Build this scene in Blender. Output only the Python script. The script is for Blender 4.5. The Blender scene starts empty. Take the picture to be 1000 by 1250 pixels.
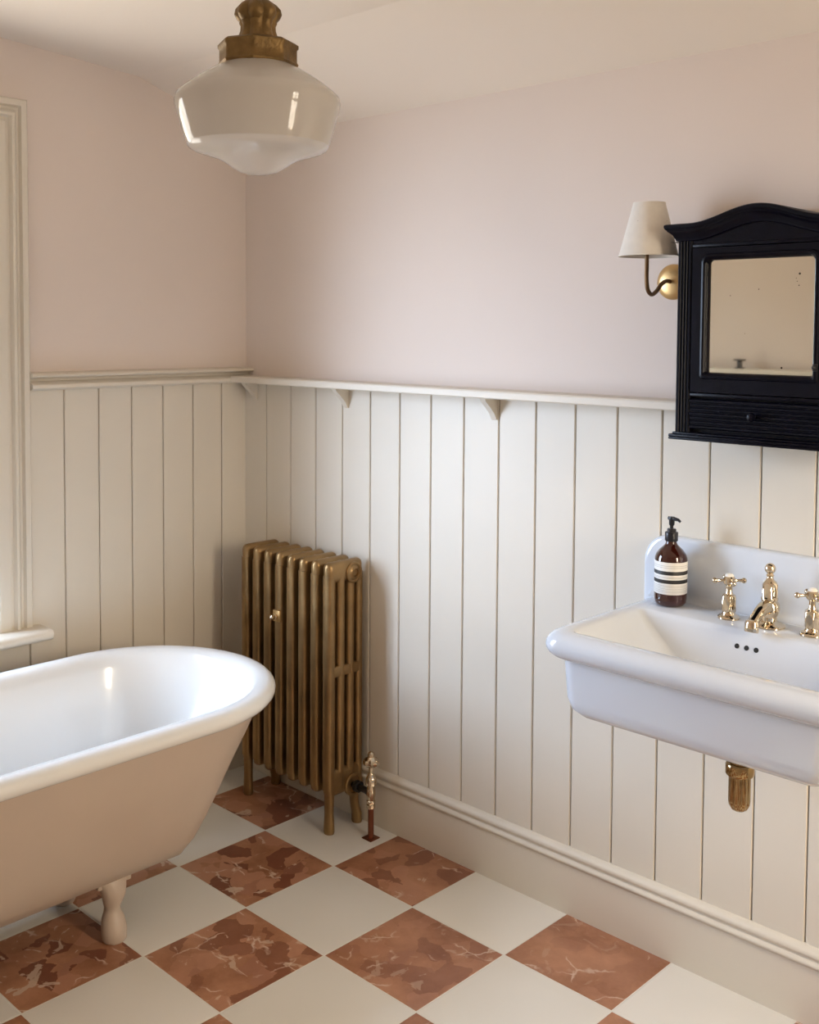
import bpy, bmesh, math, random
from mathutils import Vector, Matrix
random.seed(4)
PI = math.pi
COL = bpy.context.scene.collection

# ------------------------------------------------------------------ materials
MAT = {}
def mat(name, col, rough=.5, metal=0., **kw):
    m = bpy.data.materials.new(name); m.use_nodes = True
    b = m.node_tree.nodes['Principled BSDF']
    b.inputs['Base Color'].default_value = (*col, 1)
    b.inputs['Roughness'].default_value = rough
    b.inputs['Metallic'].default_value = metal
    for k, v in kw.items():
        b.inputs[k.replace('_', ' ')].default_value = v
    MAT[name] = m
    return m
def N(m, t, **kw):
    n = m.node_tree.nodes.new(t)
    for k, v in kw.items(): setattr(n, k, v)
    return n
def L(m, a, b): m.node_tree.links.new(a, b)
def bsdf(m): return m.node_tree.nodes['Principled BSDF']
def mottled(name, col, rough, metal=0., amt=.06, scale=3., bump=0., bscale=60., **kw):
    """a plain colour with a slight natural unevenness and optional fine bump"""
    m = mat(name, col, rough, metal, **kw)
    tc = N(m, 'ShaderNodeTexCoord'); no = N(m, 'ShaderNodeTexNoise')
    no.inputs['Scale'].default_value = scale; no.inputs['Detail'].default_value = 4
    L(m, tc.outputs['Object'], no.inputs['Vector'])
    mr = N(m, 'ShaderNodeMapRange')
    mr.inputs['From Min'].default_value = .3; mr.inputs['From Max'].default_value = .7
    mr.inputs['To Min'].default_value = 1 - amt; mr.inputs['To Max'].default_value = 1 + amt * .5
    L(m, no.outputs['Fac'], mr.inputs['Value'])
    mx = N(m, 'ShaderNodeMix', data_type='RGBA', blend_type='MULTIPLY')
    mx.inputs[0].default_value = 1; mx.inputs[6].default_value = (*col, 1)
    L(m, mr.outputs['Result'], mx.inputs[7]); L(m, mx.outputs[2], bsdf(m).inputs['Base Color'])
    if bump:
        n2 = N(m, 'ShaderNodeTexNoise'); n2.inputs['Scale'].default_value = bscale
        n2.inputs['Detail'].default_value = 3
        L(m, tc.outputs['Object'], n2.inputs['Vector'])
        bp = N(m, 'ShaderNodeBump'); bp.inputs['Strength'].default_value = bump
        bp.inputs['Distance'].default_value = .003
        L(m, n2.outputs['Fac'], bp.inputs['Height']); L(m, bp.outputs['Normal'], bsdf(m).inputs['Normal'])
    return m

mottled('plaster', (.75, .655, .59), .9, amt=.03, scale=1.6, bump=.05, bscale=90)
mottled('ceiling_paint', (.83, .755, .675), .92, amt=.02, scale=1.2)
mottled('joinery', (.70, .64, .545), .5, amt=.03, scale=2.5, bump=.02, bscale=35)
mottled('enamel', (.72, .71, .69), .2, amt=.02, Coat_Weight=.4)
mottled('bath_paint', (.49, .395, .32), .42, amt=.05, scale=5)
mottled('porcelain', (.67, .71, .775), .10, amt=.01, Coat_Weight=.5)
mottled('radiator_brass', (.31, .195, .085), .34, .75, amt=.25, scale=14, bump=.12, bscale=120)
mottled('aged_brass', (.21, .13, .048), .48, .75, amt=.35, scale=30, bump=.4, bscale=160)
mottled('satin_brass', (.60, .40, .18), .38, .9, amt=.1, scale=20)
mottled('bronze_arm', (.20, .12, .06), .4, .8, amt=.1, scale=30)
mottled('polished_brass', (.70, .59, .44), .08, 1., amt=.08, scale=30)
mottled('trap_brass', (.42, .30, .15), .08, 1., amt=.2, scale=40)
mottled('copper', (.24, .085, .045), .35, .8, amt=.2, scale=25)
mottled('black_wood', (.0025, .0025, .0075), .30, amt=.4, scale=25, bump=.12, bscale=50, Specular_IOR_Level=.15)
mat('black_plastic', (.012, .012, .016), .3)
mat('black_metal', (.01, .01, .012), .45)
mat('dark_hole', (.02, .018, .016), .8)
mat('ceramic_button', (.85, .82, .75), .15)
mottled('shade_linen', (.78, .73, .66), .85, amt=.04, scale=60)

def m_mirror():
    m = mat('mirror_glass', (.63, .60, .51), .03, 1.)
    tc = N(m, 'ShaderNodeTexCoord'); prev = None
    # foxing spots in the silvering
    for (x, z, r) in [(1.973, 1.589, .0022), (1.972, 1.566, .0012), (1.940, 1.402, .0020), (1.888, 1.560, .0012),
                      (1.968, 1.574, .0009), (1.826, 1.548, .0010), (1.86, 1.47, .0007), (1.966, 1.580, .0008)]:
        d = N(m, 'ShaderNodeVectorMath', operation='DISTANCE')
        sx = N(m, 'ShaderNodeVectorMath', operation='MULTIPLY'); sx.inputs[1].default_value = (1, 0, 1)
        L(m, tc.outputs['Object'], sx.inputs[0]); L(m, sx.outputs[0], d.inputs[0]); d.inputs[1].default_value = (x, 0, z)
        lt = N(m, 'ShaderNodeMath', operation='LESS_THAN'); lt.inputs[1].default_value = r
        L(m, d.outputs['Value'], lt.inputs[0])
        if prev is None: prev = lt.outputs[0]
        else:
            ad = N(m, 'ShaderNodeMath', operation='MAXIMUM'); L(m, prev, ad.inputs[0]); L(m, lt.outputs[0], ad.inputs[1]); prev = ad.outputs[0]
    mx = N(m, 'ShaderNodeMix', data_type='RGBA'); mx.inputs[6].default_value = (.63, .60, .51, 1); mx.inputs[7].default_value = (.03, .025, .02, 1)
    L(m, prev, mx.inputs[0]); L(m, mx.outputs[2], bsdf(m).inputs['Base Color'])
m_mirror()

def m_thin_glass(name, tint, transp, gloss_rough, diff):
    m = bpy.data.materials.new(name); m.use_nodes = True; nt = m.node_tree; nt.nodes.clear()
    out = nt.nodes.new('ShaderNodeOutputMaterial')
    tr = nt.nodes.new('ShaderNodeBsdfTransparent'); tr.inputs[0].default_value = (*tint, 1)
    df = nt.nodes.new('ShaderNodeBsdfDiffuse'); df.inputs[0].default_value = (*diff, 1)
    tl = nt.nodes.new('ShaderNodeBsdfTranslucent'); tl.inputs[0].default_value = (*diff, 1)
    gl = nt.nodes.new('ShaderNodeBsdfGlossy'); gl.inputs['Roughness'].default_value = gloss_rough
    m0 = nt.nodes.new('ShaderNodeMixShader'); m0.inputs[0].default_value = .45
    nt.links.new(df.outputs[0], m0.inputs[1]); nt.links.new(tl.outputs[0], m0.inputs[2])
    m1 = nt.nodes.new('ShaderNodeMixShader'); m1.inputs[0].default_value = transp
    nt.links.new(m0.outputs[0], m1.inputs[1]); nt.links.new(tr.outputs[0], m1.inputs[2])
    lw = nt.nodes.new('ShaderNodeLayerWeight'); lw.inputs['Blend'].default_value = .5
    pw = nt.nodes.new('ShaderNodeMath'); pw.operation = 'POWER'; pw.inputs[1].default_value = 5; nt.links.new(lw.outputs['Facing'], pw.inputs[0])
    fr = nt.nodes.new('ShaderNodeMath'); fr.operation = 'MULTIPLY_ADD'; fr.inputs[1].default_value = .94; fr.inputs[2].default_value = .045
    nt.links.new(pw.outputs[0], fr.inputs[0])
    m2 = nt.nodes.new('ShaderNodeMixShader')
    nt.links.new(fr.outputs[0], m2.inputs[0]); nt.links.new(m1.outputs[0], m2.inputs[1]); nt.links.new(gl.outputs[0], m2.inputs[2])
    nt.links.new(m2.outputs[0], out.inputs[0]); MAT[name] = m
m_thin_glass('window_glass', (.97, .98, .98), .98, .0, (.8, .8, .8))
m_thin_glass('opal_glass', (.97, .96, .94), .14, .04, (.66, .62, .565))
m_thin_glass('clear_base_glass', (.97, .97, .97), .40, .04, (.90, .88, .87))

def m_amber():
    m = mat('amber_glass', (.05, .008, .004), .06, 0.)
    b = bsdf(m); b.inputs['Coat Weight'].default_value = .6
    b.inputs['Transmission Weight'].default_value = .25
m_amber()

def m_label():
    m = mat('soap_label', (.8, .79, .76), .55)
    tc = N(m, 'ShaderNodeTexCoord'); sp = N(m, 'ShaderNodeSeparateXYZ'); L(m, tc.outputs['Object'], sp.inputs[0])
    prev = None
    for (z, h, v) in [(.0775, .0042, .03), (.0585, .0042, .03), (.0935, .0005, .4), (.0895, .0005, .45), (.0688, .0005, .4), (.0662, .0005, .45),
                      (.0495, .0005, .4), (.0462, .0004, .45), (.0425, .0004, .45), (.0388, .0004, .45), (.0352, .0004, .45)]:
        s = N(m, 'ShaderNodeMath', operation='SUBTRACT'); L(m, sp.outputs['Z'], s.inputs[0]); s.inputs[1].default_value = z
        a = N(m, 'ShaderNodeMath', operation='ABSOLUTE'); L(m, s.outputs[0], a.inputs[0])
        l = N(m, 'ShaderNodeMath', operation='LESS_THAN'); L(m, a.outputs[0], l.inputs[0]); l.inputs[1].default_value = h
        w = N(m, 'ShaderNodeMath', operation='MULTIPLY'); L(m, l.outputs[0], w.inputs[0]); w.inputs[1].default_value = 1 if v < .1 else .45
        if prev is None: prev = w.outputs[0]
        else:
            q = N(m, 'ShaderNodeMath', operation='MAXIMUM'); L(m, prev, q.inputs[0]); L(m, w.outputs[0], q.inputs[1]); prev = q.outputs[0]
    mx = N(m, 'ShaderNodeMix', data_type='RGBA'); mx.inputs[6].default_value = (.80, .785, .75, 1); mx.inputs[7].default_value = (.015, .014, .014, 1)
    L(m, prev, mx.inputs[0]); L(m, mx.outputs[2], bsdf(m).inputs['Base Color'])
m_label()

X0, Y0, TS = .7487, -.275, .30        # tile grid origin and size
def m_floor():
    m = mat('floor_tiles', (.5, .5, .5), .3)
    b = bsdf(m)
    tc = N(m, 'ShaderNodeTexCoord'); sp = N(m, 'ShaderNodeSeparateXYZ'); L(m, tc.outputs['Object'], sp.inputs[0])
    def math_(op, a, c=None):
        n = N(m, 'ShaderNodeMath', operation=op)
        for i, v in enumerate((a, c)):
            if v is None: continue
            if isinstance(v, (int, float)): n.inputs[i].default_value = v
            else: L(m, v, n.inputs[i])
        return n.outputs[0]
    u = math_('DIVIDE', math_('SUBTRACT', sp.outputs['X'], X0), TS)
    v = math_('DIVIDE', math_('SUBTRACT', sp.outputs['Y'], Y0), TS)
    fu, fv = math_('FLOOR', u), math_('FLOOR', v)
    par = math_('FLOORED_MODULO', math_('ADD', fu, fv), 2)          # 0 red, 1 white
    def edge(t):
        f = math_('FRACT', t); return math_('MINIMUM', f, math_('SUBTRACT', 1, f))
    ed = math_('MINIMUM', edge(u), edge(v))
    grout = math_('LESS_THAN', ed, .0065)
    # per tile shift of the stone pattern
    cx = N(m, 'ShaderNodeCombineXYZ'); L(m, fu, cx.inputs[0]); L(m, fv, cx.inputs[1])
    wn = N(m, 'ShaderNodeTexWhiteNoise', noise_dimensions='3D'); L(m, cx.outputs[0], wn.inputs['Vector'])
    sc = N(m, 'ShaderNodeVectorMath', operation='SCALE'); L(m, wn.outputs['Color'], sc.inputs[0]); sc.inputs['Scale'].default_value = 40
    ad = N(m, 'ShaderNodeVectorMath', operation='ADD'); L(m, tc.outputs['Object'], ad.inputs[0]); L(m, sc.outputs[0], ad.inputs[1])
    P = ad.outputs[0]
    def noise(scale, det=6, rough=.6, dist=0., vec=P):
        n = N(m, 'ShaderNodeTexNoise'); n.inputs['Scale'].default_value = scale; n.inputs['Detail'].default_value = det
        n.inputs['Roughness'].default_value = rough; n.inputs['Distortion'].default_value = dist; L(m, vec, n.inputs['Vector']); return n.outputs['Fac']
    def rng(f, a, c, d=0., e=1.):
        n = N(m, 'ShaderNodeMapRange', clamp=True); L(m, f, n.inputs['Value'])
        for i, q in zip((1, 2, 3, 4), (a, c, d, e)): n.inputs[i].default_value = q
        return n.outputs['Result']
    def mix(f, a, c, bt='MIX'):
        n = N(m, 'ShaderNodeMix', data_type='RGBA', blend_type=bt)
        for i, q in zip((0, 6, 7), (f, a, c)):
            if isinstance(q, (int, float)): n.inputs[i].default_value = q
            elif isinstance(q, tuple): n.inputs[i].default_value = (*q, 1)
            else: L(m, q, n.inputs[i])
        return n.outputs[2]
    # broken angular patches (voronoi on a warped vector) + pale veins
    wv = N(m, 'ShaderNodeTexNoise'); wv.inputs['Scale'].default_value = 9; wv.inputs['Detail'].default_value = 5; L(m, P, wv.inputs['Vector'])
    ws = N(m, 'ShaderNodeVectorMath', operation='SCALE'); L(m, wv.outputs['Color'], ws.inputs[0]); ws.inputs['Scale'].default_value = .12
    wa = N(m, 'ShaderNodeVectorMath', operation='ADD'); L(m, P, wa.inputs[0]); L(m, ws.outputs[0], wa.inputs[1])
    vo = N(m, 'ShaderNodeTexVoronoi'); vo.inputs['Scale'].default_value = 17; L(m, wa.outputs[0], vo.inputs['Vector'])
    vb = N(m, 'ShaderNodeSeparateColor'); L(m, vo.outputs['Color'], vb.inputs[0])
    ve = N(m, 'ShaderNodeTexVoronoi', feature='DISTANCE_TO_EDGE'); ve.inputs['Scale'].default_value = 6.5; L(m, wa.outputs[0], ve.inputs['Vector'])
    red = mix(rng(noise(5, 8, .65), .35, .68), (.27, .108, .052), (.50, .25, .145))
    # how broken each tile is
    wc = N(m, 'ShaderNodeSeparateColor'); L(m, wn.outputs['Color'], wc.inputs[0])
    brk = rng(fu, -1., 2.6, 1., .1)
    red = mix(math_('MULTIPLY', rng(vb.outputs['Red'], .62, .66), math_('MULTIPLY', brk, .8)), red, (.17, .050, .028))
    red = mix(math_('MULTIPLY', rng(vb.outputs['Green'], .70, .74), math_('MULTIPLY', brk, .6)), red, (.50, .25, .16))
    patch = math_('MULTIPLY', rng(noise(12, 5, .55, 1.4), .625, .645), brk)
    red = mix(math_('MULTIPLY', patch, .8), red, (.62, .47, .36))
    vein = math_('MULTIPLY', rng(ve.outputs['Distance'], .022, .004, 0., 1.), rng(noise(7, 3), .50, .57))
    red = mix(math_('MULTIPLY', vein, .8), red, (.66, .50, .40))
    red = mix(rng(noise(70, 3, .7), .70, .76, 0, .5), red, (.62, .42, .30))
    wht = mix(rng(noise(2.5, 2, .5), .3, .7), (.72, .69, .63), (.77, .745, .70))
    wb = rng(wc.outputs['Green'], 0, 1, .93, 1.03)
    wht = mix(1., wht, wb, 'MULTIPLY')
    col = mix(par, red, wht)
    col = mix(grout, col, (.74, .71, .65))
    L(m, col, b.inputs['Base Color'])
    rr = rng(noise(3, 2), .3, .7, .30, .36)
    L(m, math_('MAXIMUM', rr, math_('MULTIPLY', grout, .8)), b.inputs['Roughness'])
    h = rng(ed, .003, .009)
    bp = N(m, 'ShaderNodeBump'); bp.inputs['Strength'].default_value = .5; bp.inputs['Distance'].default_value = .0015
    hh = math_('ADD', h, math_('MULTIPLY', noise(6, 2), .2)); L(m, hh, bp.inputs['Height']); L(m, bp.outputs['Normal'], b.inputs['Normal'])
m_floor()

# ------------------------------------------------------------------ mesh helpers
def link(name, me, parent=None, m=None, smooth=35):
    me.update()
    if smooth:
        for p in me.polygons: p.use_smooth = True
        me.set_sharp_from_angle(angle=math.radians(smooth))
    o = bpy.data.objects.new(name, me); COL.objects.link(o)
    if m: me.materials.append(MAT[m])
    if parent: o.parent = parent
    return o
class MB:
    def __init__(s): s.v = []; s.f = []
    def add(s, v, f):
        n = len(s.v); s.v += [tuple(a) for a in v]; s.f += [tuple(n + i for i in q) for q in f]; return s
    def box(s, x0, x1, y0, y1, z0, z1, r=0., seg=2):
        if r <= 0:
            return s.add([(x0, y0, z0), (x1, y0, z0), (x1, y1, z0), (x0, y1, z0), (x0, y0, z1), (x1, y0, z1), (x1, y1, z1), (x0, y1, z1)],
                         [(0, 3, 2, 1), (4, 5, 6, 7), (0, 1, 5, 4), (1, 2, 6, 5), (2, 3, 7, 6), (3, 0, 4, 7)])
        bm = bmesh.new(); bmesh.ops.create_cube(bm, size=1)
        for v in bm.verts:
            v.co = Vector((x0 + (v.co.x + .5) * (x1 - x0), y0 + (v.co.y + .5) * (y1 - y0), z0 + (v.co.z + .5) * (z1 - z0)))
        bmesh.ops.bevel(bm, geom=bm.edges[:], offset=min(r, .499 * min(x1 - x0, y1 - y0, z1 - z0)), segments=seg, profile=.5, affect='EDGES')
        s.bm(bm); return s
    def bm(s, bm):
        bm.verts.index_update()
        s.add([v.co[:] for v in bm.verts], [tuple(v.index for v in f.verts) for f in bm.faces]); bm.free(); return s
    def loft(s, rings, cap0=True, cap1=True, closed=True):
        n = len(rings[0]); vs = [p for r in rings for p in r]; fs = []
        for i in range(len(rings) - 1):
            for j in range(n if closed else n - 1):
                k = (j + 1) % n
                fs.append((i * n + j, i * n + k, (i + 1) * n + k, (i + 1) * n + j))
        if cap0: fs.append(tuple(reversed(range(n))))
        if cap1: fs.append(tuple((len(rings) - 1) * n + j for j in range(n)))
        return s.add(vs, fs)
    def lathe(s, prof, cx=0, cy=0, cz=0, seg=40, shape=None, cap0=True, cap1=True, rot=0):
        """prof: (r, z) from bottom to top; shape(angle, r, z) can modulate the radius"""
        rings = []
        for (r, z) in prof:
            ring = []
            for k in range(seg):
                a = rot + 2 * PI * k / seg; q = max(r, 1e-5)
                if shape: q = shape(a, q, z)
                ring.append((cx + q * math.cos(a), cy + q * math.sin(a), cz + z))
            rings.append(ring)
        return s.loft(rings, cap0, cap1)
    def tube(s, pts, r, seg=14, caps=True):
        pts = [Vector(p) for p in pts]; rs = r if isinstance(r, (list, tuple)) else [r] * len(pts)
        rings = []; t0 = (pts[1] - pts[0]).normalized()
        up = Vector((0, 0, 1)) if abs(t0.z) < .9 else Vector((1, 0, 0))
        nrm = (up - t0 * up.dot(t0)).normalized()
        for i, p in enumerate(pts):
            t = (pts[min(i + 1, len(pts) - 1)] - pts[max(i - 1, 0)]).normalized()
            nrm = (nrm - t * nrm.dot(t)).normalized(); bn = t.cross(nrm)
            rings.append([p + (nrm * math.cos(2 * PI * k / seg) + bn * math.sin(2 * PI * k / seg)) * rs[i] for k in range(seg)])
        return s.loft(rings, caps, caps)
    def sphere(s, c, r, sx=1, sy=1, sz=1, seg=20):
        pr = [(r * math.sin(PI * i / 12), -r * math.cos(PI * i / 12)) for i in range(13)]
        n = len(s.v); s.lathe([(a, b * sz) for a, b in pr], 0, 0, 0, seg)
        for i in range(n, len(s.v)):
            x, y, z = s.v[i]; s.v[i] = (c[0] + x * sx, c[1] + y * sy, c[2] + z)
        return s
    def extr(s, prof, axis, a, b, fixed_first=True):
        """closed 2D profile (p, z) extruded along axis x (profile in y,z) or y (profile in x,z)"""
        if axis == 'x': r = [[(a, p, z) for p, z in prof], [(b, p, z) for p, z in prof]]
        else: r = [[(p, a, z) for p, z in prof], [(p, b, z) for p, z in prof]]
        return s.loft(r)
    def rotate(s, M, start=0):
        for i in range(start, len(s.v)): s.v[i] = tuple(M @ Vector(s.v[i]))
        return s
    def mesh(s, name):
        me = bpy.data.meshes.new(name); me.from_pydata(s.v, [], s.f); me.validate()
        bm = bmesh.new(); bm.from_mesh(me); bmesh.ops.remove_doubles(bm, verts=bm.verts[:], dist=1e-6)
        bmesh.ops.recalc_face_normals(bm, faces=bm.faces[:]); bm.to_mesh(me); bm.free(); return me
    def build(s, name, m, parent=None, smooth=35, origin=None):
        if origin:
            o0 = Vector(origin); s.v = [tuple(Vector(v) - o0) for v in s.v]
        o = link(name, s.mesh(name), parent, m, smooth)
        if origin: o.location = origin
        return o
def smoothpath(pts, n=8):
    P = [Vector(p) for p in pts]; P = [P[0] * 2 - P[1]] + P + [P[-1] * 2 - P[-2]]; out = []
    for i in range(1, len(P) - 2):
        for k in range(n):
            t = k / n; a, b, c, d = P[i - 1], P[i], P[i + 1], P[i + 2]
            out.append(.5 * ((2 * b) + (c - a) * t + (2 * a - 5 * b + 4 * c - d) * t * t + (3 * b - a - 3 * c + d) * t ** 3))
    out.append(P[-2]); return out
def structure(o, label=None):
    o['kind'] = 'structure'
    if label: o['label'] = label
    return o
def thing(name, loc, label, cat, group=None):
    o = bpy.data.objects.new(name, None); COL.objects.link(o); o.location = loc; o.empty_display_size = .05
    return tag(o, label, cat, group)
def tag(o, label, cat, group=None):
    o['label'] = label; o['category'] = cat
    if group: o['group'] = group
    return o
def P(mb, name, m, root, smooth=35):
    """a part given in world coordinates, parented under its thing"""
    o = mb.build(name, m, None, smooth)
    return under(o, root)
def under(o, par):
    loc = Vector((0, 0, 0)); q = par
    while q: loc += q.location; q = q.parent
    o.parent = par; o.location = -loc
    return o

# ------------------------------------------------------------------ the room
RX, RY, CH = 3.45, -2.36, 2.292
CEIL = [(0, 2.096), (-.30, 2.2), (-.42, 2.241), (-.50, 2.264), (-.57, 2.279), (-.65, 2.289), (-.74, CH), (RY, CH)]
WO = (-1.78, -.925, .640, 1.985)       # window opening in the left wall: y0 y1 z0 z1
VO = (-.86, -.40, .80, 1.98)         # opening of the unseen second window, added in the wall beyond the basin

structure(MB().box(-.25, RX + .2, RY - .12, .12, -.08, 0).build('floor', 'floor_tiles', smooth=0), 'checkerboard floor of red marble and pale stone tiles')
c = MB(); top = [(y, z + .1) for y, z in reversed(CEIL)]
c.extr([(.12, CEIL[0][1] - .04)] + CEIL + [(RY - .12, CH), (RY - .12, CH + .1)] + [(.12, CEIL[0][1] + .1)], 'x', -.25, RX + .2)
structure(c.build('ceiling', 'ceiling_paint', smooth=60), 'ceiling sloping down at the eaves')

def wall_open(name, x0, x1, op, m='plaster'):
    w = MB(); y0, y1, z0, z1 = op; top = 2.45
    w.box(x0, x1, RY - .12, y0, 0, top); w.box(x0, x1, y1, .12, 0, top)
    w.box(x0, x1, y0, y1, 0, z0); w.box(x0, x1, y0, y1, z1, top)
    return structure(w.build(name, m, smooth=0))
wall_open('wall_left', -.14, 0, WO)
wall_open('wall_rear', RX, RX + .2, VO)
structure(MB().box(0, RX, 0, .12, 0, 2.45).build('wall_right', 'plaster', smooth=0), 'pink plaster wall above the panelling')
structure(MB().box(0, RX, RY - .12, RY, 0, 2.45).build('wall_front', 'plaster', smooth=0))

# tongue and groove boards: a strip whose plan outline carries the grooves
def boards(name, a, b, lines, z0, z1, place, label=None):
    G, D, T, BV = .0016, .007, .015, .0022
    pts = [(a, T)]
    for l in lines:
        if a + .01 < l < b - .01:
            pts += [(l - G - BV, T), (l - G, T - .0022), (l - G, T - D), (l + G, T - D), (l + G, T - .0022), (l + G + BV, T)]
    pts += [(b, T)]
    full = [(a, 0)] + pts + [(b, 0)]
    n = len(full); vs = [place(p, q, z0) for p, q in full] + [place(p, q, z1) for p, q in full]
    fs = [(i, (i + 1) % n, n + (i + 1) % n, n + i) for i in range(n)] + [tuple(range(n)), tuple(reversed(range(n, 2 * n)))]
    me = bpy.data.meshes.new(name); me.from_pydata(vs, [], fs)
    bm = bmesh.new(); bm.from_mesh(me); bmesh.ops.recalc_face_normals(bm, faces=bm.faces[:]); bm.to_mesh(me); bm.free()
    return structure(link(name, me, None, 'joinery', smooth=0), label)
LB = [.0055 + .1221 * k for k in range(0, 30)]
LA = [.11 + .1115 * k for k in range(0, 22)]
TOPZ, SK = 1.300, .150
boards('trim_1', 0, RX, LB, SK, TOPZ, lambda p, q, z: (p, -q, z), 'cream tongue and groove panelling behind the radiator and basin')
boards('trim_2', .015, .80, LA, SK, TOPZ, lambda p, q, z: (q, -p, z), 'cream tongue and groove panelling between window and corner')
boards('trim_3', .80, 1.90, LA, SK, .598, lambda p, q, z: (q, -p, z), 'cream panelling under the window sill')
boards('trim_4', 1.90, -RY, LA, SK, TOPZ, lambda p, q, z: (q, -p, z))
boards('trim_5', 0.015, RX, LB, SK, TOPZ, lambda p, q, z: (p, RY + q, z))
boards('trim_6', 0.015, -VO[1] - .06, LA, SK, TOPZ, lambda p, q, z: (RX - q, -p, z))
boards('trim_7', -VO[1] - .06, -VO[0] + .06, LA, SK, VO[2] - .03, lambda p, q, z: (RX - q, -p, z))
boards('trim_8', -VO[0] + .06, -RY - .015, LA, SK, TOPZ, lambda p, q, z: (RX - q, -p, z))

SKP = [(0, 0), (.025, 0), (.025, .128), (.030, .131), (.035, .136), (.035, .141), (.031, .145), (.027, .146), (.027, .150), (.031, .153), (.033, .159),
       (.031, .165), (.025, .169), (.018, .172), (0, .172)]
structure(MB().extr([(-p, z) for p, z in SKP], 'x', 0, RX).build('baseboard_right', 'joinery', smooth=50), 'moulded cream skirting board')
structure(MB().extr([(p, z) for p, z in SKP], 'y', RY, -.02).build('baseboard_left', 'joinery', smooth=50))
structure(MB().extr([(RY + p, z) for p, z in SKP], 'x', 0.02, RX).build('baseboard_front', 'joinery', smooth=50))
structure(MB().extr([(RX - p, z) for p, z in SKP], 'y', RY, -.02).build('baseboard_rear', 'joinery', smooth=50))

# dado rail on the window wall
DP = [(0, 1.294), (.030, 1.294), (.036, 1.297), (.041, 1.301), (.041, 1.309), (.036, 1.314), (.020, 1.317), (.015, 1.321), (.016, 1.327), (.028, 1.330),
      (.040, 1.332), (.043, 1.336), (.040, 1.341), (.030, 1.344), (0, 1.346)]
structure(MB().extr(DP, 'y', -.776, 0).build('trim_9', 'joinery', smooth=40), 'moulded dado rail beside the window')
structure(MB().extr(DP, 'y', RY, -1.925).build('trim_10', 'joinery', smooth=40))

# narrow shelf on the basin wall, with small triangular brackets
def shelf(name, x0, x1, yw, s, label, brackets, n0):
    pr = [(yw, 1.297), (yw - s * .088, 1.297), (yw - s * .091, 1.300), (yw - s * .091, 1.314), (yw - s * .088, 1.318), (yw, 1.318)]
    sh = MB().extr(pr, 'x', x0, x1).build(name, 'joinery', smooth=0)
    tag(sh, label, 'shelf')
    for x in brackets:
        pb = [(yw - s * .0155, 1.2965), (yw - s * .070, 1.2965), (yw - s * .064, 1.287), (yw - s * .047, 1.272), (yw - s * .030, 1.255), (yw - s * .020, 1.238), (yw - s * .0155, 1.236)]
        o = MB().extr(pb, 'x', x - .009, x + .009).build('shelf_bracket', 'joinery', smooth=0); o.parent = sh
    return sh
shelf('wall_shelf', .0372, 1.704, 0, 1, 'long narrow cream shelf above the panelling, running from the corner to the dark cabinet', [.075, .514, 1.091], 0)
shelf('wall_shelf', .044, 2.30, RY, -1, 'cream shelf on the opposite wall, seen only in the cabinet mirror', [.5, 1.08, 1.66, 2.2], 0)

# ---- window in the left wall: architrave, sill, sashes
AP = [(0, 0), (.026, 0), (.030, .004), (.030, .019), (.019, .0235), (.019, .030), (.030, .036), (.036, .042), (.036, .049), (.024, .055), (.024, .062), (.031, .066), (.031, .097), (.021, .102),
      (.021, .118), (0, .118)]      # (thickness, distance inwards from the outer edge)
def architrave(x, sgn, y0, y1, zb, zt):
    """mitred frame, outer size y0..y1, zb..zt (open at the bottom)"""
    w = MB()
    rings = []
    for (y, z, my, mz) in [(y1, zb, -1, 0), (y1, zt, -1, -1), (y0, zt, 1, -1), (y0, zb, 1, 0)]:
        rings.append([(x + sgn * t, y + my * d, z + mz * d) for t, d in AP])
    return w.loft(rings)
win = thing('window_1', (0, -1.35, .64), 'sash window over the bath, at the left edge of the picture', 'window'); win['kind'] = 'structure'
P(architrave(.0, 1, -1.925, -.776, .622, 2.103), 'architrave', 'joinery', win, 30)
sl = MB().extr([(-.135, .592), (.087, .592), (.097, .596), (.102, .603), (.102, .614), (.096, .620), (.085, .622), (-.135, .622)], 'y', -1.945, -.752)
P(sl, 'window_sill', 'joinery', win, 50)
def sash_window(root, xa, xb, op):
    y0, y1, z0, z1 = op; zm = (z0 + z1) / 2; f = MB(); t = .045
    f.box(xa, xb, y0, y0 + .03, z0, z1); f.box(xa, xb, y1 - .03, y1, z0, z1); f.box(xa, xb, y0, y1, z1 - .03, z1); f.box(xa, xb, y0, y1, z0, z0 + .03)
    P(f, 'window_frame', 'joinery', root, 0)
    for (a, b, dx) in [(z0 + .03, zm + .02, .5), (zm - .02, z1 - .03, .0)]:
        xc = xa + (xb - xa) * (.25 + dx); s = MB(); ya, yb = y0 + .03, y1 - .03
        s.box(xc - .012, xc + .012, ya, ya + t, a, b); s.box(xc - .012, xc + .012, yb - t, yb, a, b)
        s.box(xc - .012, xc + .012, ya + t, yb - t, a, a + t); s.box(xc - .012, xc + .012, ya + t, yb - t, b - t, b)
        ym = (ya + yb) / 2; s.box(xc - .01, xc + .01, ym - .009, ym + .009, a + t, b - t)
        so = P(s, 'sash', 'joinery', root, 0)
        g = MB().box(xc - .002, xc + .002, ya + t, yb - t, a + t, b - t).build('pane', 'window_glass', None, 0)
        under(g, so)
P(MB().box(-.135, -.0, WO[0], WO[1], .622, .640), 'inner_sill', 'joinery', win, 0)
sash_window(win, -.13, -.075, WO)
added_win = thing('added_window', (RX, -.63, .8), 'unseen sash window, added out of frame to light the window wall', 'window'); added_win['kind'] = 'structure'  # out of frame, added as a second light source for the window wall
P(architrave(RX, -1, VO[0] - .115, VO[1] + .115, VO[2], VO[3] + .115), 'architrave', 'joinery', added_win, 30)
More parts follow.
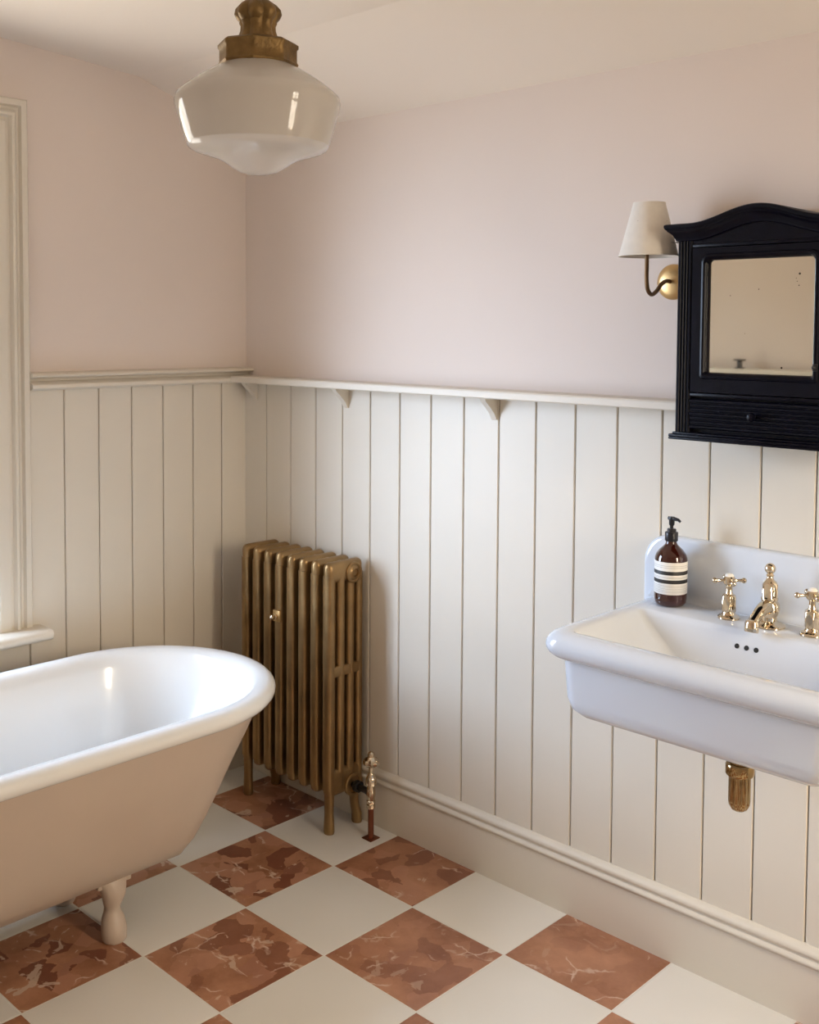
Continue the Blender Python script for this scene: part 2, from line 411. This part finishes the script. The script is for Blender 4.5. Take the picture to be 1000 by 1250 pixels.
P(MB().box(RX - .08, RX + .06, VO[0] - .15, VO[1] + .15, VO[2] - .028, VO[2], .006), 'window_sill', 'joinery', added_win)
sash_window(added_win, RX + .08, RX + .14, VO)

# ------------------------------------------------------------------ bath
BX, BZ, BR, BY0, BY1 = .515, .565, .347, -.735, -1.87     # centre x, rim top, half width, centres of the end curves
bath = thing('roll_top_bath', (BX, (BY0 + BY1) / 2, 0), 'freestanding roll top bath, white inside and plaster pink outside, under the window', 'bath')
def stadium(w, e, z, n=28, b=1.):
    """half width w; the end curve reaches e beyond the end centres"""
    r = []
    for k in range(n + 1):
        a = PI * k / n; r.append((BX + w * math.cos(a), BY0 + e * math.sin(a), z))
    for k in range(n + 1):
        a = PI + PI * k / n; r.append((BX + w * math.cos(a), BY1 + e * math.sin(a), z))
    return r
# outside, from under the rim to the belly
OUT = [(.309, .309, .530), (.303, .297, .50), (.289, .264, .45), (.269, .222, .39), (.247, .177, .32), (.225, .137, .26), (.201, .100, .21), (.169, .062, .17), (.12, .01, .145), (.06, -.06, .133), (.004, -.14, .130)]
P(MB().loft([stadium(w, e, z) for w, e, z in OUT], cap0=False), 'bath_shell', 'bath_paint', bath, 60)
# rolled rim and inside
rim = []
for k in range(11):
    a = math.radians(-150 + k * 26)       # rolls from underneath, over the top
    rim.append((BR - .024 - .024 * math.cos(a) * -1, BZ - .022 + .022 * math.sin(a)))
INN = [(.300, .300, .563), (.283, .283, .549), (.274, .270, .52), (.262, .250, .47), (.246, .222, .40), (.225, .182, .33), (.195, .13, .26), (.155, .07, .215), (.10, .0, .195), (.03, -.09, .188), (.004, -.13, .188)]
rings = [stadium(.308, .308, .528)] + [stadium(w, w, z) for w, z in rim] + [stadium(w, e, z) for w, e, z in INN]
P(MB().loft(rings, cap0=False), 'bath_lining', 'enamel', bath, 60)
wl = MB().lathe([(.030, 0), (.030, .003), (.022, .005), (.0, .004)], BX, -1.3, .188, 24)
P(wl, 'plug_hole', 'polished_brass', bath)
for (fx, fy, sx, sy) in [(.632, -.885, 1, 1), (.398, -.885, -1, 1), (.632, -1.745, 1, -1), (.398, -1.745, -1, -1)]:
    pr = [(0, .026, .026, .006, .0), (.006, .030, .029, .006, .0), (.03, .031, .030, .004, .0), (.052, .027, .027, .0, .0), (.068, .0205, .021, -.003, .0), (.080, .019, .019, -.003, .0),
          (.092, .023, .022, .0, .0), (.112, .029, .026, .004, .0), (.132, .033, .029, .004, -.002), (.152, .040, .030, -.004, -.004), (.172, .047, .030, -.018, -.006), (.192, .052, .024, -.035, -.008)]
    rg = []
    for (z, a, b, ox, oy) in pr:
        ring = []
        for k in range(20):
            t = 2 * PI * k / 20; px, py = b * math.cos(t), a * math.sin(t) * 1.0
            ring.append((fx + sx * (ox + px), fy + sy * oy + py, z))
        rg.append(ring)
    f = MB().loft(rg)
    f.box(fx - .012 - .03 * (sx > 0) + (.0 if sx > 0 else .0), fx + .012 + .03 * (sx < 0), fy - .045, fy + .045, .135, .165, .004)
    P(f, 'foot', 'bath_paint', bath, 60)

# ------------------------------------------------------------------ radiator
rad = thing('column_radiator', (.405, -.104, 0), 'antique brass column radiator of eight sections, in the corner by the bath', 'radiator')
RX0, RPIT, SW = .212, .0548, .034
CY = [-.157, -.119, -.081, -.047]
def section(x, feet):
    s = MB()
    def slab(y0, y1, z0, z1, w, r=.008): s.box(x - w / 2, x + w / 2, y0, y1, z0, z1, r, 3)
    # rounded-rectangle outline loop as the top and bottom headers
    slab(-.172, -.035, .738, .800, SW, .016)
    slab(-.170, -.037, .110, .188, SW * .95, .012)
    for i, y in enumerate(CY):
        rr = .0160 if i == 0 else (.0145 if i < 3 else .013)
        ring = []
        for z in (.13, .2, .72, .76):
            ring.append([(x + SW / 2 * math.copysign(abs(math.cos(t)) ** .7, math.cos(t)), y + rr * math.copysign(abs(math.sin(t)) ** .7, math.sin(t)), z) for t in [2 * PI * (k + .5) / 16 for k in range(16)]])
        s.loft(ring)
    slab(-.165, -.042, .462, .494, SW * .96, .004)
    if feet:
        for (y, b) in ((-.155, .0), (-.058, .014)):
            pr = [(0, .016, .014, b), (.006, .0175, .0155, b), (.03, .0165, .0145, b * .9), (.06, .0150, .0130, b * .3), (.10, .016, .0135, 0.), (.14, .017, .015, 0)]
            s.loft([[(x + a * math.cos(t), y + o + c * math.sin(t), z) for t in [2 * PI * k / 16 for k in range(16)]] for (z, a, c, o) in pr])
    return s
for k in range(8):
    P(section(RX0 + RPIT * k, k in (0, 7)), 'radiator_section', 'radiator_brass', rad, 40)
xe = RX0 + RPIT * 7 + SW / 2
for z in (.765, .140): P(MB().tube([(RX0, -.084, z), (xe - .005, -.084, z)], .026, 24), 'header_pipe', 'radiator_brass', rad, 40)
def xlathe(prof, x, y, z, seg=32, shape=None):
    m = MB().lathe([(r, d) for r, d in prof], 0, 0, 0, seg, shape)
    return m.rotate(Matrix.Translation((x, y, z)) @ Matrix.Rotation(PI / 2, 4, 'Y'))
P(xlathe([(.031, -.004), (.031, .003), (.028, .0055), (.024, .0055), (.0225, .003), (.0225, .0035), (.015, .005), (.012, .008), (.012, .002), (.004, .002)], xe, -.076, .762), 'end_plug', 'radiator_brass', rad)
P(xlathe([(.034, -.004), (.034, .004), (.030, .006), (.025, .006), (.023, .002), (.010, .002)], xe, -.075, .128), 'end_plug', 'radiator_brass', rad)
q = MB().box(.366, .398, -.181, -.172, .590, .625, .003)
bp = P(q, 'fixing_plate', 'satin_brass', rad)
q = MB().lathe([(.009, 0), (.009, .004), (.007, .006), (.007, .010), (.009, .012), (.008, .018), (.004, .021), (0, .022)], 0, 0, 0, 20).rotate(Matrix.Translation((.381, -.181, .606)) @ Matrix.Rotation(PI / 2, 4, 'X'))
under(q.build('fixing_bolt', 'polished_brass'), bp)

# valve on its copper pipe
VX, VY = .704, -.090
val = thing('radiator_valve', (VX, VY, 0), 'polished brass radiator valve on a copper pipe rising from the floor', 'valve')
P(MB().lathe([(.0085, .002), (.0085, .095)], VX, VY, 0, 20), 'pipe', 'copper', val)
P(MB().box(VX - .019, VX + .019, VY - .019, VY + .019, 0, .003, .001), 'floor_plate', 'copper', val)
P(MB().lathe([(.010, .088), (.0125, .090), (.0125, .100), (.010, .102), (.0125, .104), (.0125, .111), (.0105, .113), (.0115, .118), (.0135, .130), (.0125, .146), (.0110, .155), (.0155, .158), (.0155, .178),
              (.0125, .182), (.009, .190), (.0065, .195), (.0065, .214), (.008, .216)], VX, VY, 0, 28, lambda a, r, z: r * (1 + (.05 * math.cos(6 * a) if .087 < z < .112 or .156 < z < .18 else 0))), 'valve_body', 'polished_brass', val)
P(MB().lathe([(.006, .212), (.016, .214), (.021, .219), (.0225, .226), (.020, .233), (.013, .237), (.009, .241), (.0105, .246), (.009, .252), (.004, .256), (0, .257)], VX, VY, 0, 40,
             lambda a, r, z: r * (1 + .10 * math.cos(8 * a)) if .213 < z < .236 else r), 'valve_handle', 'polished_brass', val)
u = MB().tube([(VX, VY, .130), (VX - .03, VY + .008, .130), (xe + .004, -.077, .129)], .0095, 20)
u.add(*(lambda m: (m.v, m.f))(xlathe([(.0, 0), (.016, 0), (.017, .003), (.017, .014), (.015, .016), (.0, .016)], xe + .016, -.078, .129, 6 * 4, lambda a, r, z: r * (1 + .05 * math.cos(6 * a)))))
P(u, 'union_nut', 'black_metal', val)

# ------------------------------------------------------------------ basin
SX0, SX1, SYF, SZ = 1.577, 2.223, -.468, .862
basin = thing('wall_basin', (1.9, 0, .66), 'wide white wall-hung porcelain basin with a rolled rim and upstand', 'basin')
def rrect(x0, x1, y0, y1, r, z, n=8, rb=None):
    """rounded rectangle; rb = radius for the two back corners (y1)"""
    rb = r if rb is None else rb; out = []
    for (cx, cy, a0, q) in [(x1, y0, -90, r), (x1, y1, 0, rb), (x0, y1, 90, rb), (x0, y0, 180, r)]:
        sx = -1 if cx == x1 else 1; sy = 1 if cy == y0 else -1
        for k in range(n + 1):
            a = math.radians(a0 + 90 * k / n); out.append((cx + sx * q + q * math.cos(a), cy + sy * q + q * math.sin(a), z))
    return out
YB = -.016
rg = []
def R(ix, iyf, z, r, yb=YB, rb=.004): rg.append(rrect(SX0 + ix, SX1 - ix, SYF + iyf, yb, r, z, 8, rb))
# belly, upward
rg = []
R(.16, .12, .686, .05); R(.09, .065, .686, .05); R(.058, .046, .691, .045); R(.045, .036, .703, .042); R(.039, .031, .725, .04); R(.034, .027, .80, .04); R(.033, .026, .807, .04)
# roll of the rim
for k in range(13):
    a = math.radians(-120 + k * 210 / 12)
    rr = .0275
    d = .0275 - rr * math.cos(a)
    R(d, d, .834 + rr * math.sin(a), .05)
# inner lip: the deck at the back is 13 cm deep
def B(ix, iyf, z, r, yb): rg.append(rrect(SX0 + ix, SX1 - ix, SYF + iyf, yb, r, z, 8, r))
B(.046, .046, .8605, .022, -.150); B(.052, .052, .857, .020, -.156); B(.060, .057, .846, .018, -.160); B(.080, .062, .826, .018, -.166); B(.15, .070, .775, .018, -.185); B(.175, .080, .757, .022, -.20); B(.20, .10, .750, .025, -.22)
P(MB().loft(rg), 'bowl', 'porcelain', basin, 50)
# upstand with rounded shoulders and a coved foot
up = []
def uprof(y, inset):
    x0, x1, z1, r = 1.562 + inset, 2.238 - inset, 1.004 - inset, .062
    pts = [(x0, y, .835), ]
    for k in range(11):
        a = math.radians(180 - 9 * k); pts.append((x0 + r + r * math.cos(a), y, z1 - r + r * math.sin(a)))
    for k in range(11):
        a = math.radians(90 - 9 * k); pts.append((x1 - r + r * math.cos(a), y, z1 - r + r * math.sin(a)))
    pts.append((x1, y, .835)); return pts
P(MB().loft([uprof(-.0155, .0), uprof(-.030, .0), uprof(-.034, .0015), uprof(-.037, .005), uprof(-.038, .010)]), 'upstand', 'porcelain', basin, 50)
cv = [(-.036, .858)] + [(-.038 - .016 * (1 - math.cos(math.radians(9 * k))), .878 - .016 * math.sin(math.radians(9 * k))) for k in range(11)] + [(-.054, .858)]
P(MB().extr(cv, 'x', 1.585, 2.215), 'cove', 'porcelain', basin, 50)
for dx in (-.021, 0, .021):
    h = MB().lathe([(.0052, -.0008), (.0052, .0012), (0, .0012)], 0, 0, 0, 18).rotate(Matrix.Translation((1.887 + dx, -.1655, .826)) @ Matrix.Rotation(math.radians(68), 4, 'X'))
    P(h, 'overflow_hole', 'dark_hole', basin)
# cross-head pillar taps
def hexed(lo, hi, amt=.07, n=6):
    return lambda a, r, z: r / (math.cos((a % (2 * PI / n)) - PI / n)) * .93 if lo < z < hi else r
def pillar_tap(x, y, label):
    t = thing('basin_tap', (x, y, SZ - .0005), label, 'tap', 'pair of cross-head basin taps')
    MB().lathe([(.0235, 0), (.0235, .003), (.021, .006), (.015, .009), (.0130, .014), (.0135, .016)], 0, 0, 0, 32).build('flange', 'polished_brass', t)
    MB().lathe([(.0135, .014), (.0150, .0165), (.0150, .046), (.0135, .050), (.0085, .053), (.0070, .058), (.0070, .070), (.0095, .073), (.0095, .076)], 0, 0, 0, 36, hexed(.016, .047)).build('tap_body', 'polished_brass', t)
    c = MB().lathe([(.010, .072), (.0125, .075), (.0125, .087), (.010, .090)], 0, 0, 0, 28)
    for k in range(4):
        a = k * PI / 2 + .75; d = Vector((math.cos(a), math.sin(a), 0))
        c.tube([d * s + Vector((0, 0, .081)) for s in (.010, .016, .022, .028)], [.0042, .0030, .0036, .0044], 12)
        c.sphere(tuple(d * .031 + Vector((0, 0, .081))), .0062, seg=14)
    h = c.build('cross_handle', 'polished_brass', t)
    MB().lathe([(.0095, .089), (.0095, .092), (.007, .0955), (.0, .097)], 0, 0, 0, 24).build('button', 'ceramic_button', h)
    return t
pillar_tap(1.811, -.098, 'left brass cross-head tap, between the soap bottle and the spout')
pillar_tap(1.993, -.098, 'right brass cross-head tap, cut by the picture edge')
sp = thing('basin_spout', (1.902, -.098, SZ - .0005), 'brass basin spout with a ball finial, between the two taps', 'tap')
MB().lathe([(.033, 0), (.033, .003), (.031, .0055), (.020, .009), (.0165, .013), (.0160, .020)], 0, 0, 0, 36).build('flange', 'polished_brass', sp)
b = MB().lathe([(.015, .012), (.0155, .020), (.019, .028), (.0215, .037), (.0205, .047), (.016, .054), (.015, .056)], 0, 0, 0, 32)
path = smoothpath([(0, 0, .040), (0, -.022, .043), (0, -.045, .037), (0, -.066, .026), (0, -.078, .019)], 6)
n = len(path); b.tube(path, [.017 - .006 * min(1, i / (n * .6)) for i in range(n)], 20)
b.build('spout_body', 'polished_brass', sp)
MB().lathe([(.0, 0), (.0135, .001), (.0145, .003), (.0145, .019), (.0125, .024), (.009, .026)], 0, 0, 0, 28, lambda a, r, z: r).rotate(Matrix.Translation((0, -.080, .002)) @ Matrix.Rotation(math.radians(-14), 4, 'X')).build('nozzle', 'polished_brass', sp)
MB().lathe([(.0155, .053), (.0175, .056), (.0175, .060), (.0160, .062), (.0160, .090), (.0135, .094), (.0085, .098), (.0065, .104), (.0085, .107), (.0065, .110), (.0055, .112)], 0, 0, 0, 36, hexed(.0605, .091)).build('bonnet', 'polished_brass', sp)
MB().sphere((0, 0, .121), .0115).build('finial', 'polished_brass', sp)
# bottle trap
trap = thing('bottle_trap', (1.920, -.25, .52), 'fluted brass bottle trap hanging under the basin', 'trap')
TX, TY = 1.9205, -.250
fl = lambda a, r, z: r * (1 + .045 * math.cos(12 * a)) if z < .605 else r
P(MB().lathe([(.0, .524), (.010, .5245), (.015, .528), (.0195, .536), (.0205, .545), (.0205, .600), (.0205, .606)], TX, TY, 0, 96, fl), 'trap_cup', 'trap_brass', trap)
P(MB().lathe([(.0205, .594), (.0265, .597), (.0285, .601), (.0285, .618), (.026, .621), (.022, .622), (.022, .655), (.018, .658), (.018, .690)], TX, TY, 0, 48, lambda a, r, z: r * (1 + .02 * math.cos(8 * a)) if .6 < z < .62 else r), 'trap_cap', 'trap_brass', trap)
P(MB().tube(smoothpath([(TX, TY, .64), (TX, TY + .05, .64), (TX, -.10, .64), (TX, -.0155, .64)], 4), .014, 20), 'outlet_pipe', 'trap_brass', trap)

# soap bottle
soap = thing('soap_bottle', (1.664, -.088, SZ - .0005), 'amber pump soap bottle with a white label, on the basin deck', 'soap bottle')
MB().lathe([(.0, .0005), (.026, 0), (.031, .002), (.0350, .009), (.0360, .018), (.0360, .103), (.0352, .109), (.032, .117), (.026, .125), (.0185, .132), (.0135, .137), (.0120, .141), (.0120, .148)], 0, 0, 0, 48).build('bottle_body', 'amber_glass', soap, 60)
MB().lathe([(.0358, .0295), (.0364, .030), (.0364, .101), (.0358, .1015)], 0, 0, 0, 64, cap0=False, cap1=False).build('label', 'soap_label', soap, 60)
pu = MB().lathe([(.0135, .1445), (.0145, .146), (.0145, .163), (.0135, .1645), (.0100, .165), (.0100, .1705), (.0085, .172), (.004, .172), (.004, .178), (.0062, .181), (.0066, .196), (.0060, .1985), (.0, .199)], 0, 0, 0, 32,
                lambda a, r, z: r * (1 + .02 * math.cos(24 * a)) if .1455 < z < .1635 else r)
d = Vector((.72, -.10, 0)).normalized()
pu.tube([Vector((0, 0, .1945)) - d * .0085, Vector((0, 0, .1945)) + d * .006, Vector((0, 0, .1935)) + d * .018, Vector((0, 0, .190)) + d * .0235], [.0042, .0046, .0034, .0028], 12)
pu.build('pump', 'black_plastic', soap)

# ------------------------------------------------------------------ mirrored wall cabinet
CXL, CXR, CF = 1.708, 2.076, -.160; CM = (CXL + CXR) / 2
cab = thing('wall_cabinet', (CM, 0, 1.243), 'black wooden wall cabinet with an arched cornice, mirrored door and small drawer', 'cabinet')
def arch(x):
    t = abs(x - CM) / .150
    return .031 * (.5 + .5 * math.cos(PI * min(1, t))) if t < 1 else 0.
b = MB()
b.box(CXL, CXR, -.145, -.0155, 1.252, 1.300)                                # lower carcass in front of the boards
b.box(CXL, CXR, -.145, -.0005, 1.300, 1.668)
pil = []
for side in (0, 1):                                                         # fluted stiles
    s0 = CXL if side == 0 else CXR - .034
    fr = [(s0, -.14), (s0, CF + .003), (s0 + .003, CF)]
    for c_ in (.0105, .0175, .0245):
        fr += [(s0 + c_ - .0022, CF), (s0 + c_, CF + .003), (s0 + c_ + .0022, CF)]
    fr += [(s0 + .031, CF), (s0 + .034, CF + .003), (s0 + .034, -.14)]
    b.loft([[(x, y, 1.254) for x, y in fr], [(x, y, 1.672) for x, y in fr]])
nx = 40; xs = [CXL + (CXR - CXL) * k / nx for k in range(nx + 1)]             # board under the arched cornice
b.loft([[(x, y, 1.650) for x in xs for y in (CF + .004,)] + [(x, CF + .004, 1.676 + arch(x)) for x in reversed(xs)],
        [(x, y, 1.650) for x in xs for y in (-.10,)] + [(x, -.10, 1.676 + arch(x)) for x in reversed(xs)]])
b.box(CXL + .034, CXR - .034, CF + .0005, -.14, 1.336, 1.344, .002); b.box(CXL + .034, CXR - .034, CF + .0005, -.14, 1.650, 1.658, .002)
P(b, 'carcass', 'black_wood', cab, 30)
co = MB(); LV = [(1.664, .0), (1.666, .003), (1.670, .004), (1.672, .006), (1.677, .008), (1.682, .013), (1.685, .017), (1.687, .017), (1.689, .020), (1.693, .022), (1.698, .022), (1.700, .019)]
rings = []
for z, o in LV:
    x0, x1 = CXL - o, CXR + o; px = [x0 + (x1 - x0) * k / 56 for k in range(57)]
    rings.append([(x0, -.0005, z)] + [(x, CF - o, z + arch(x)) for x in px] + [(x1, -.0005, z)])
x0, x1 = CXL - .019, CXR + .019; px = [x0 + (x1 - x0) * k / 56 for k in range(57)]
co.loft(rings, cap0=False, cap1=False, closed=False)
co.loft([[(x, CF - .019, 1.700 + arch(x)) for x in px], [(x, -.0005, 1.700 + arch(x)) for x in px]], False, False, False)
co.loft([[(x, CF, 1.664 + arch(x)) for x in px], [(x, -.0005, 1.664 + arch(x)) for x in px]], False, False, False)
P(co, 'cornice', 'black_wood', cab, 35)
ba = MB()
for z0, z1, o in ((1.254, 1.259, .004), (1.2485, 1.2545, .010), (1.243, 1.2485, .010)): ba.box(CXL - o, CXR + o, CF - o, -.0155, z0, z1, .0022)
P(ba, 'base_moulding', 'black_wood', cab)
# door: frame with moulded opening (slightly arched top corners)
DX0, DX1, DZ0, DZ1 = CXL + .036, CXR - .036, 1.346, 1.648
MX0, MX1, MZ0, MZ1 = CXL + .071, CXR - .071, 1.388, 1.622
def opening(e, y, n=10):
    x0, x1, z0, z1 = MX0 - e, MX1 + e, MZ0 - e, MZ1 + e; r = .010 + e * .6
    out = []
    for (cx, cz, a0, q, sx, sz) in [(x0, z0, 180, r * .4, 1, 1), (x1, z0, 270, r * .4, -1, 1), (x1, z1, 0, r, -1, -1), (x0, z1, 90, r, 1, -1)]:
        for k in range(n + 1):
            a = math.radians(a0 + 90 * k / n); out.append((cx + sx * q + q * math.cos(a), y, cz + sz * q + q * math.sin(a)))
    return out
def outer(y, n=10):
    out = []
    for (cx, cz) in [(DX0, DZ0), (DX1, DZ0), (DX1, DZ1), (DX0, DZ1)]: out += [(cx, y, cz)] * (n + 1)
    return out
dr = MB().loft([outer(-.1455), outer(CF - .001), opening(.014, CF - .001), opening(.012, CF - .0045), opening(.008, CF - .0055), opening(.004, CF - .003), opening(.001, CF + .004), opening(0, CF + .009), opening(0, -.1455)], False, False)
door = P(dr, 'door', 'black_wood', cab, 35)
mi = MB().box(MX0 - .004, MX1 + .004, -.1500, -.1472, MZ0 - .004, MZ1 + .004).build('mirror', 'mirror_glass', None, 0); under(mi, door)
la = MB().box(DX1 - .030, DX1 - .020, CF - .0085, CF - .001, 1.398, 1.412, .002).sphere((DX1 - .025, CF - .011, 1.405), .0045).build('latch', 'black_metal'); under(la, door)
# drawer with reeded front
dw = MB(); z0, z1 = 1.268, 1.332
pr = [(-.146, z0), (CF + .001, z0)]
zz = z0
for k in range(7):
    a = z0 + (z1 - z0) * k / 7; h = (z1 - z0) / 7
    d = .0035 if k in (0, 3, 6) else .001
    pr += [(CF + .002, a + .0008), (CF - d, a + .0025), (CF - d, a + h - .0025), (CF + .002, a + h - .0008)]
pr += [(CF + .001, z1), (-.146, z1)]
drawer = P(dw.extr(pr, 'x', CXL + .036, CXR - .036), 'drawer', 'black_wood', cab, 20)
kn = MB().lathe([(.004, 0), (.004, .006), (.008, .010), (.0095, .014), (.008, .019), (.004, .021), (0, .0215)], 0, 0, 0, 20).rotate(Matrix.Translation((CM - .002, CF - .001, 1.301)) @ Matrix.Rotation(PI / 2, 4, 'X')).build('knob', 'black_wood')
under(kn, drawer)

# ------------------------------------------------------------------ wall light
wl = thing('wall_light', (1.605, 0, 1.586), 'brass wall light with a cream tapered shade, left of the dark cabinet', 'wall light')
bk = MB().lathe([(.041, .0), (.041, .004), (.036, .010), (.026, .014), (.012, .016), (.0, .0165)], 0, 0, 0, 48).rotate(Matrix.Translation((1.606, -.0, 1.587)) @ Matrix.Rotation(PI / 2, 4, 'X'))
P(bk, 'back_plate', 'satin_brass', wl, 50)
ap = smoothpath([(1.606, -.012, 1.587), (1.606, -.032, 1.588), (1.605, -.052, 1.580), (1.604, -.072, 1.563), (1.603, -.090, 1.556), (1.603, -.106, 1.566), (1.603, -.112, 1.590), (1.603, -.112, 1.625), (1.603, -.112, 1.665)], 7)
P(MB().tube(ap, .0048, 16), 'arm', 'bronze_arm', wl, 60)
P(MB().lathe([(.010, 1.655), (.012, 1.657), (.012, 1.70), (.009, 1.702)], 1.603, -.112, 0, 24), 'lamp_holder', 'bronze_arm', wl)
SXC, SYC = 1.607, -.112
sh = MB().lathe([(.0655, 1.640), (.0350, 1.758)], SXC, SYC, 0, 64, cap0=False, cap1=False).lathe([(.0345, 1.758), (.0645, 1.640)], SXC, SYC, 0, 64, cap0=False, cap1=False)
sh.lathe([(.0645, 1.640), (.0660, 1.6395), (.0660, 1.643), (.0652, 1.6435)], SXC, SYC, 0, 64, cap0=False, cap1=False)
sh.lathe([(.0345, 1.758), (.0355, 1.7585), (.0362, 1.755)], SXC, SYC, 0, 64, cap0=False, cap1=False)
P(sh, 'lamp_shade', 'shade_linen', wl, 50)
P(MB().tube([(SXC - .046, SYC, 1.715), (SXC + .046, SYC, 1.715)], .0013, 8).tube([(SXC, SYC - .046, 1.715), (SXC, SYC + .046, 1.715)], .0013, 8), 'shade_ring', 'bronze_arm', wl)

# ------------------------------------------------------------------ pendant
LX, LY = 1.469, -1.097
pen = thing('pendant_light', (LX, LY, 1.728), 'schoolhouse pendant light with a stepped glass shade and aged brass gallery', 'pendant light')
GL = [(.058, 1.906), (.072, 1.899), (.092, 1.887), (.110, 1.875), (.126, 1.8625), (.1335, 1.8555), (.1365, 1.846), (.1350, 1.836), (.1280, 1.812), (.1215, 1.789), (.1165, 1.776)]
glass = P(MB().lathe(list(reversed(GL)), LX, LY, 0, 96, cap0=False, cap1=False), 'glass_shade', 'opal_glass', pen, 80)
GB = [(.1165, 1.776), (.1135, 1.771), (.104, 1.766), (.085, 1.7605), (.068, 1.755), (.055, 1.748), (.042, 1.739), (.030, 1.7325), (.016, 1.729), (.0, 1.728)]
g2 = MB().lathe(list(reversed(GB)), LX, LY, 0, 96, cap0=False, cap1=False).build('glass_base', 'clear_base_glass', None, 80); under(g2, glass)
oc = lambda a, r, z: r * (.985 / math.cos((a % (PI / 4)) - PI / 8)) * (1 - (.03 * (abs(math.cos(8 * a)) > .93) if 1.913 < z < 1.93 else 0))
P(MB().lathe([(.054, 1.905), (.0605, 1.904), (.0625, 1.908), (.0600, 1.912), (.0600, 1.931), (.0625, 1.934), (.0625, 1.939), (.057, 1.943), (.042, 1.946), (.034, 1.950)], LX, LY, 0, 96, oc), 'gallery', 'aged_brass', pen, 40)
P(MB().lathe([(.034, 1.946), (.0305, 1.953), (.0275, 1.962), (.0270, 1.970), (.0290, 1.974), (.0290, 1.977), (.0335, 1.982), (.0365, 1.989), (.0350, 1.997), (.0290, 2.004), (.0220, 2.009), (.0165, 2.013), (.0165, 2.019), (.014, 2.022)], LX, LY, 0, 96,
             lambda a, r, z: r * (.94 + .13 * abs(math.cos(4 * a)))), 'gallery_stem', 'aged_brass', pen, 40)
P(MB().lathe([(.006, 2.018), (.006, 2.262), (.03, 2.266), (.048, 2.276), (.050, 2.2915)], LX, LY, 0, 40), 'ceiling_rod', 'aged_brass', pen)

# black candle holder on the opposite shelf (seen in the mirror)
ch = MB().lathe([(.020, 0), (.020, .004), (.011, .006), (.010, .030), (.012, .032), (.025, .034), (.025, .040), (.012, .040), (.010, .036)], 0, 0, 0, 32).build('candle_holder', 'black_metal')
ch.location = (.76, RY + .070, 1.3178)
tag(ch, 'small black candle holder reflected in the cabinet mirror', 'candle holder')

# ------------------------------------------------------------------ light and sky
def area(name, loc, rot, sx, sy, power, col):
    l = bpy.data.lights.new(name, 'AREA'); l.shape = 'RECTANGLE'; l.size = sx; l.size_y = sy; l.energy = power; l.color = col
    o = bpy.data.objects.new(name, l); COL.objects.link(o); o.location = loc; o.rotation_euler = rot; return o
# daylight: a bright cool sky on the window side, warmer below; far side raised to feed the added window
for nm, lx, ry, O in (('portal_window', -.16, -PI / 2, WO), ('portal_rear', RX + .22, PI / 2, VO)):
    o = area(nm, (lx, (O[0] + O[1]) / 2, (O[2] + O[3]) / 2), (0, ry, 0), O[3] - O[2], O[1] - O[0], 1, (1, 1, 1)); o.data.cycles.is_portal = True
w = bpy.data.worlds.new('sky'); bpy.context.scene.world = w; w.use_nodes = True; nt = w.node_tree
tc = nt.nodes.new('ShaderNodeTexCoord'); sp = nt.nodes.new('ShaderNodeSeparateXYZ'); nt.links.new(tc.outputs['Generated'], sp.inputs[0])
def wn(t, **k):
    n = nt.nodes.new(t)
    for a, b in k.items(): setattr(n, a, b)
    return n
def wmr(src, a, b, c, d):
    n = wn('ShaderNodeMapRange', interpolation_type='SMOOTHSTEP'); nt.links.new(src, n.inputs['Value'])
    for i, v in zip((1, 2, 3, 4), (a, b, c, d)): n.inputs[i].default_value = v
    return n.outputs['Result']
def wmix(f, a, b):
    n = wn('ShaderNodeMix', data_type='RGBA'); nt.links.new(f, n.inputs[0])
    for i, v in zip((6, 7), (a, b)):
        if isinstance(v, tuple): n.inputs[i].default_value = (*v, 1)
        else: nt.links.new(v, n.inputs[i])
    return n.outputs[2]
SKY, GROUND, SKY2, GROUND2, BRIGHT = (9.4, 11.9, 15.8), (8.4, 7.7, 6.8), (58, 48, 36), (20, 17, 13.5), (23.5, 29, 38)
dt = wn('ShaderNodeVectorMath', operation='DOT_PRODUCT'); nt.links.new(tc.outputs['Generated'], dt.inputs[0]); dt.inputs[1].default_value = Vector((-.60, -.70, .36)).normalized()
glow = wmr(dt.outputs['Value'], .72, .96, 0, 1)
up = wmr(sp.outputs['Z'], .06, .24, 0, 1); side = wmr(sp.outputs['X'], -.1, .1, 0, 1)
colr = wmix(side, wmix(glow, wmix(up, GROUND, SKY), BRIGHT), wmix(up, GROUND2, SKY2))
nt.links.new(colr, nt.nodes['Background'].inputs[0]); nt.nodes['Background'].inputs[1].default_value = 1

# ------------------------------------------------------------------ camera
cam = bpy.data.cameras.new('camera'); co = bpy.data.objects.new('camera', cam); COL.objects.link(co)
yaw, pit, rol = math.radians(133.9849), math.radians(-2.9223), math.radians(.365)
d = Vector((math.cos(yaw) * math.cos(pit), math.sin(yaw) * math.cos(pit), math.sin(pit)))
r = Vector((math.sin(yaw), -math.cos(yaw), 0)); u = r.cross(d)
r2 = r * math.cos(rol) + u * math.sin(rol); u2 = -r * math.sin(rol) + u * math.cos(rol)
M = Matrix((r2, u2, -d)).transposed().to_4x4(); M.translation = Vector((2.9034, -2.2191, 1.4756)); co.matrix_world = M
cam.sensor_fit = 'VERTICAL'; cam.sensor_height = 36; cam.lens = 1318.0717 / 1250 * 36
cam.shift_y = (468.58 - 625) / 1250; cam.clip_start = .02
sc = bpy.context.scene; sc.camera = co
vs = sc.view_settings; vs.view_transform = 'Standard'; vs.look = 'None'; vs.gamma = 1; vs.exposure = 0.; vs.use_curve_mapping = False
